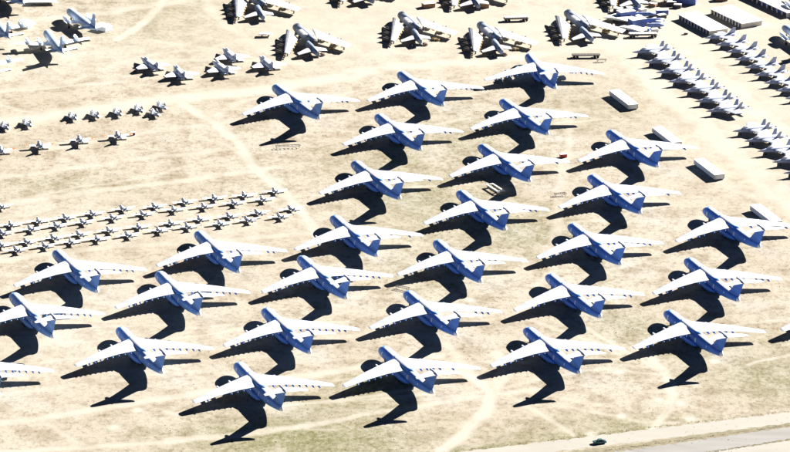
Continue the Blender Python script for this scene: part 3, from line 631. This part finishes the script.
def barrel(L, r, m_):
    p = Proto(0); p.add('shell', tube([(0, r+.3, r*.9, r*.9), (.3, r+.3, r, r), (L*.7, r+.3, r, r), (L, r+.3, r*.7, r*.75)], 16), m_, smooth=True)
    p.add('torn_frame', tube([(-.3, r+.3, r*.75, r*.75), (.02, r+.3, r*.85, r*.85)], 14), 'primer')
    for x in (L*.2, L*.7): p.add('cradle', box(x, x+.4, -r*.7, r*.7, 0, .45), 'steel')
    return p
s6 = lambda x, y: G(525+x/4.94, y/4.94)
yard = 'things in the scrap yard at top right'
spawn(panel(14, 7, .6, 1.6), 'cut_wing_panel', s6(385, 105), rad(-28), 'white cut wing panel at the left end of the scrap yard', 'scrap panel', yard)
spawn(panel(12, 5, .6, 1.4), 'cut_wing_panel', s6(455, 150), rad(-32), 'white cut wing panel at the front of the scrap yard', 'scrap panel', yard)
spawn(container(7, 4, 3.6, 'bluebox'), 'storage_container', s6(472, 105), rad(25), 'blue container behind the other blue one in the scrap yard', 'container', yard)
spawn(container(7, 4, 3.4, 'bluebox'), 'storage_container', s6(530, 142), rad(28), 'blue container nearest the long barrels in the scrap yard', 'container', yard)
for (x, y, L, r, h, lab) in [(545, 86, 8.5, .9, 12, 'farthest'), (600, 116, 7.5, .95, 10, 'middle'), (604, 140, 7.0, .9, 14, 'nearest')]:
    spawn(barrel(L, r, 'bomber'), 'fuselage_barrel', s6(x, y), rad(h), f'cut fuselage barrel, {lab} of three lying in the scrap yard', 'fuselage piece', yard, (.8, .9, 1.3, 1))
spawn(flatbed(12, 2.5, 1.8), 'flatbed_trailer', s6(512, 188), rad(5), 'flatbed trailer with white load at the front edge of the scrap yard', 'trailer', yard)
for x, y, L, h, m_, lab in [(712, 12, 9, 15, 'bluebox', 'blue container cut by the top edge left of the sheds'), (748, 20, 8, -10, 'bluebox', 'blue container behind the leftmost shed')]:
    spawn(container(L, 3, 3, m_), 'storage_container', s6(x, y), rad(h), lab, 'container', yard)
def crate(L, W, H, m_):
    p = Proto(0); p.add('body', box(0, L, 0, W, .1, H), m_); p.add('lid', box(-.06, L+.06, -.06, W+.06, H, H+.08), 'roof')
    for x in (.1, L-.3): p.add('runner', box(x, x+.2, 0, W, 0, .1), 'wood')
    return p
for x, y, L, W, H, h, m_, lab in [(560, 172, 4, 2.4, 1.6, 20, 'steel', 'dark crate between wing panel and front flatbed in the scrap yard'), (650, 75, 5, 2.2, 2, 8, 'bluebox', 'blue crate right of the farthest barrel'),
        (436, 62, 3.5, 2.5, 1.8, -20, 'steel', 'dark crate at the far left corner of the scrap yard'), (664, 96, 3.5, 2.2, 1.6, 30, 'steel', 'dark crate at the right end of the barrels'),
        (505, 60, 4.5, 2.2, 1.8, 12, 'bluebox', 'blue crate at the far side of the scrap yard'), (610, 30, 3.2, 2.0, 1.4, -35, 'rust', 'rusty crate behind the scrap yard'), (700, 30, 4, 2.5, 1.7, 5, 'steel', 'dark crate in front of the blue container at the top edge'),
        (575, 66, 3, 2, 1.5, 40, 'roof', 'white crate behind the farthest barrel in the scrap yard'), (645, 118, 2.6, 2, 1.5, -30, 'roof', 'white crate at the right end of the nearest barrel'), (520, 165, 2.6, 1.8, 1.3, 15, 'bluebox', 'small blue crate behind the front flatbed in the scrap yard'),
        (585, 152, 2.4, 1.8, 1.2, -25, 'bluebox', 'small blue crate in front of the barrels'), (627, 160, 2.8, 1.6, 1.2, 10, 'roof', 'white crate at the right front of the scrap yard'), (560, 100, 2.4, 2, 1.6, 50, 'steel', 'dark crate between the farthest and middle barrels'),
        (735, 40, 3, 2, 1.5, -10, 'steel', 'dark crate at the back corner of the leftmost shed')]:
    spawn(crate(L, W, H, m_), 'scrap_crate', s6(x, y), rad(h), lab, 'crate', yard)
for u, v, L, h, m_, lab in [(424, 8.5, 5, 20, 'rust', 'rusty brown crate left of the bomber cut by top edge'), (476, 8.5, 5.5, 8, 'rust', 'rusty brown crate below the third bomber cut by top edge'), (716, 1.5, 5, 10, 'rust', 'rusty brown crate behind the middle shed'), (684, 34.5, 1.6, 0, 'rust', 'tiny brown crate in front of the leftmost shed')]:
    spawn(crate(L, L*.6, min(1.8, L*.5), m_), 'scrap_crate', G(u, v), rad(h), lab, 'crate')
# loose boxes, stands and odds and ends
spawn(container(6, 4.2, 2.0, 'roof', 6), 'storage_container', G(94.5, 29.5), rad(-38), 'white box beside the patrol plane without outer wings', 'container')
spawn(container(5, 4, 2.6, 'roof', 6), 'storage_container', G(18, 27), rad(-32), 'small white box between two patrol planes at upper left', 'container')
spawn(panel(13, 5, .4, 1.2), 'cut_wing_panel', G(26, 5.5), rad(4), 'white wing panel lying at the top left', 'scrap panel')
spawn(panel(6, 3, .4, 1.1), 'cut_wing_panel', G(258, 37.5), rad(5), 'small white panel lying left of the chopped bombers', 'scrap panel')
def stand(L, W):
    p = Proto(0)
    for y in (0, W): p.add('rail', box(0, L, y, y+.15, .9, 1.05), 'steel')
    for i in range(7): x = L*i/6.05; p.add('rung', box(x, x+.15, .15, W, .92, 1.02), 'steel')
    for x in (.3, L-.5):
        for y in (.1, W): p.add('leg', box(x, x+.12, y, y+.12, 0, .9), 'steel')
    return p
spawn(stand(9.5, 1.6), 'maintenance_stand', G(276, 149.5), rad(12), 'long low steel stand beside the tail shadow of the lone transport', 'stand')
p = Proto(0)
for y in (0, 2.5): p.add('rail', box(0, 9, y, y+.45, .9, 1.3), 'roof')
for x in (0, 8.55): p.add('crossbar', box(x, x+.45, .45, 2.5, .9, 1.3), 'roof')
for x in (1.2, 7.2):
    for y in (.2, 2.7): p.add('wheel', wheel(x, y, .45, .3), 'tyre')
spawn(p, 'transport_dolly', G(486, 187.5), rad(-63), 'white frame dolly in the shade of a transport in the long fourth line', 'dolly')
spawn(container(2.6, 1.4, 1.3, 'red', 4), 'ground_cart', G(560.5, 158), rad(15), 'small red cart at a transport wingtip in the middle', 'cart')
spawn(stand(4.5, 1.5), 'maintenance_stand', G(555, 197), rad(15), 'short dark stand lying between two transport lines', 'stand')
spawn(stand(5, 1.6), 'maintenance_stand', G(395, 289), rad(-30), 'short dark stand at the nose of a middle transport', 'stand')
spawn(stand(4, 1.4), 'maintenance_stand', G(597, 62.5), rad(10), 'small dark stand beside the empty flatbed trailer', 'stand')
spawn(container(1.6, 1.2, 1, 'steel', 3), 'ground_cart', G(131, 135.5), rad(10), 'small dark cart right of the orange-tipped trainers', 'cart')
# right edge
spawn(PB, 'patrol_plane', G(783, 27, 2.9), rad(-70), 'pale patrol plane cut by the right edge below the sheds', 'airplane', None, (1.8, 1.8, 1.8, 1))
spawn(PB, 'patrol_plane', G(788, -4, 2.9), rad(-70), 'stripped plane cut by the top right corner', 'airplane', None, (1.8, 1.8, 1.8, 1))

# ---------------------------------------------------------------- car on the road
p = Proto(0)
body = []
for x, hw, z0, z1_ in [(0, .7, .45, .75), (.15, .85, .32, .88), (1.1, .9, .3, .98), (3.2, .9, .3, 1.0), (4.2, .86, .32, .9), (4.4, .74, .42, .78)]:
    body.append([(x, -hw*.9, z0), (x, -hw, z0+.15), (x, -hw, z1_-.15), (x, -hw*.85, z1_), (x, hw*.85, z1_), (x, hw, z1_-.15), (x, hw, z0+.15), (x, hw*.9, z0)])
bi = p.add('body', rings(body), 'carpaint')
cab = [[(x, -w_, z0), (x+dx, -w_*.82, z1_), (x+dx, w_*.82, z1_), (x, w_, z0)] for x, dx, w_, z0, z1_ in [(1.05, .45, .82, .95, 1.0), (1.7, 0, .82, .97, 1.44), (2.9, 0, .82, .98, 1.43), (3.7, -.2, .8, .97, 1.0)]]
p.add('cabin_glass', rings(cab), 'glass')
p.add('roof_panel', box(1.75, 2.85, -.66, .66, 1.42, 1.47), 'carpaint')
for x in (.85, 3.5):
    for y in (-.8, .8): p.add('wheel', wheel(x, y, .32, .22), 'tyre')
for y in (-.6, .6): p.add('headlight', box(4.3, 4.42, y-.15, y+.15, .6, .74), 'sealed', bi)
spawn(p, 'car', G(593, 444), rad(14), 'small dark teal car driving on the pale road at the bottom', 'car')

# ---------------------------------------------------------------- dry tufts and rubble
def tufts(name, n, fn, m_, hmin, hmax):
    V = []; F = []
    for _ in range(n):
        q = fn()
        if q is None: continue
        x, y = q; h = random.uniform(hmin, hmax); r = h*random.uniform(.6, 1.3); o = len(V); k = random.choice((4, 5, 6)); a0 = random.random()*6
        V.append((x, y, h))
        for j in range(k):
            t = a0+2*math.pi*j/k; rr = r*random.uniform(.6, 1.3); V.append((x+rr*math.cos(t), y+rr*math.sin(t), .0 if j % 2 else h*.25))
        for j in range(k): F.append((o, o+1+j, o+1+(j+1) % k))
    ob = single(name, (V, F), m_, kind='stuff'); return ob
def clump():
    while True:
        x = random.uniform(-175, 175); y = random.uniform(-235, 300)
        i = min(max(int((x-xs[0])/1), 0), 1)
        ix = int(np.searchsorted(xs, x)); iy = int(np.searchsorted(ys, y)); k = iy*nx+ix
        d = .16+.9*green[k]-1.4*track[k]-.9*bare[k]+.5*(noise2(np.array([x]), np.array([y]), 14, 9)[0]-.5)
        if random.random() < d: return x, y
M['tuft'] = mat('dry_tuft', (.24, .195, .11), .95, 0, .35, .3)
M['tuft2'] = mat('green_tuft', (.14, .14, .07), .95, 0, .35, .3)
tufts('dry_tufts', 5000, clump, 'tuft', .06, .16)
tufts('green_tufts', 700, clump, 'tuft2', .08, .24)
def verge_pt():
    t = random.random(); e = random.choice([((520, 462.5), (830, 419.7), .5), ((610, 468), (830, 433.2), .5), ((420, 455.5), (830, 406), .6)])
    u = e[0][0]+(e[1][0]-e[0][0])*t; v = e[0][1]+(e[1][1]-e[0][1])*t+random.gauss(0, e[2]); q = G(u, v); return q.x, q.y
tufts('verge_tufts', 1500, verge_pt, 'tuft', .06, .2)
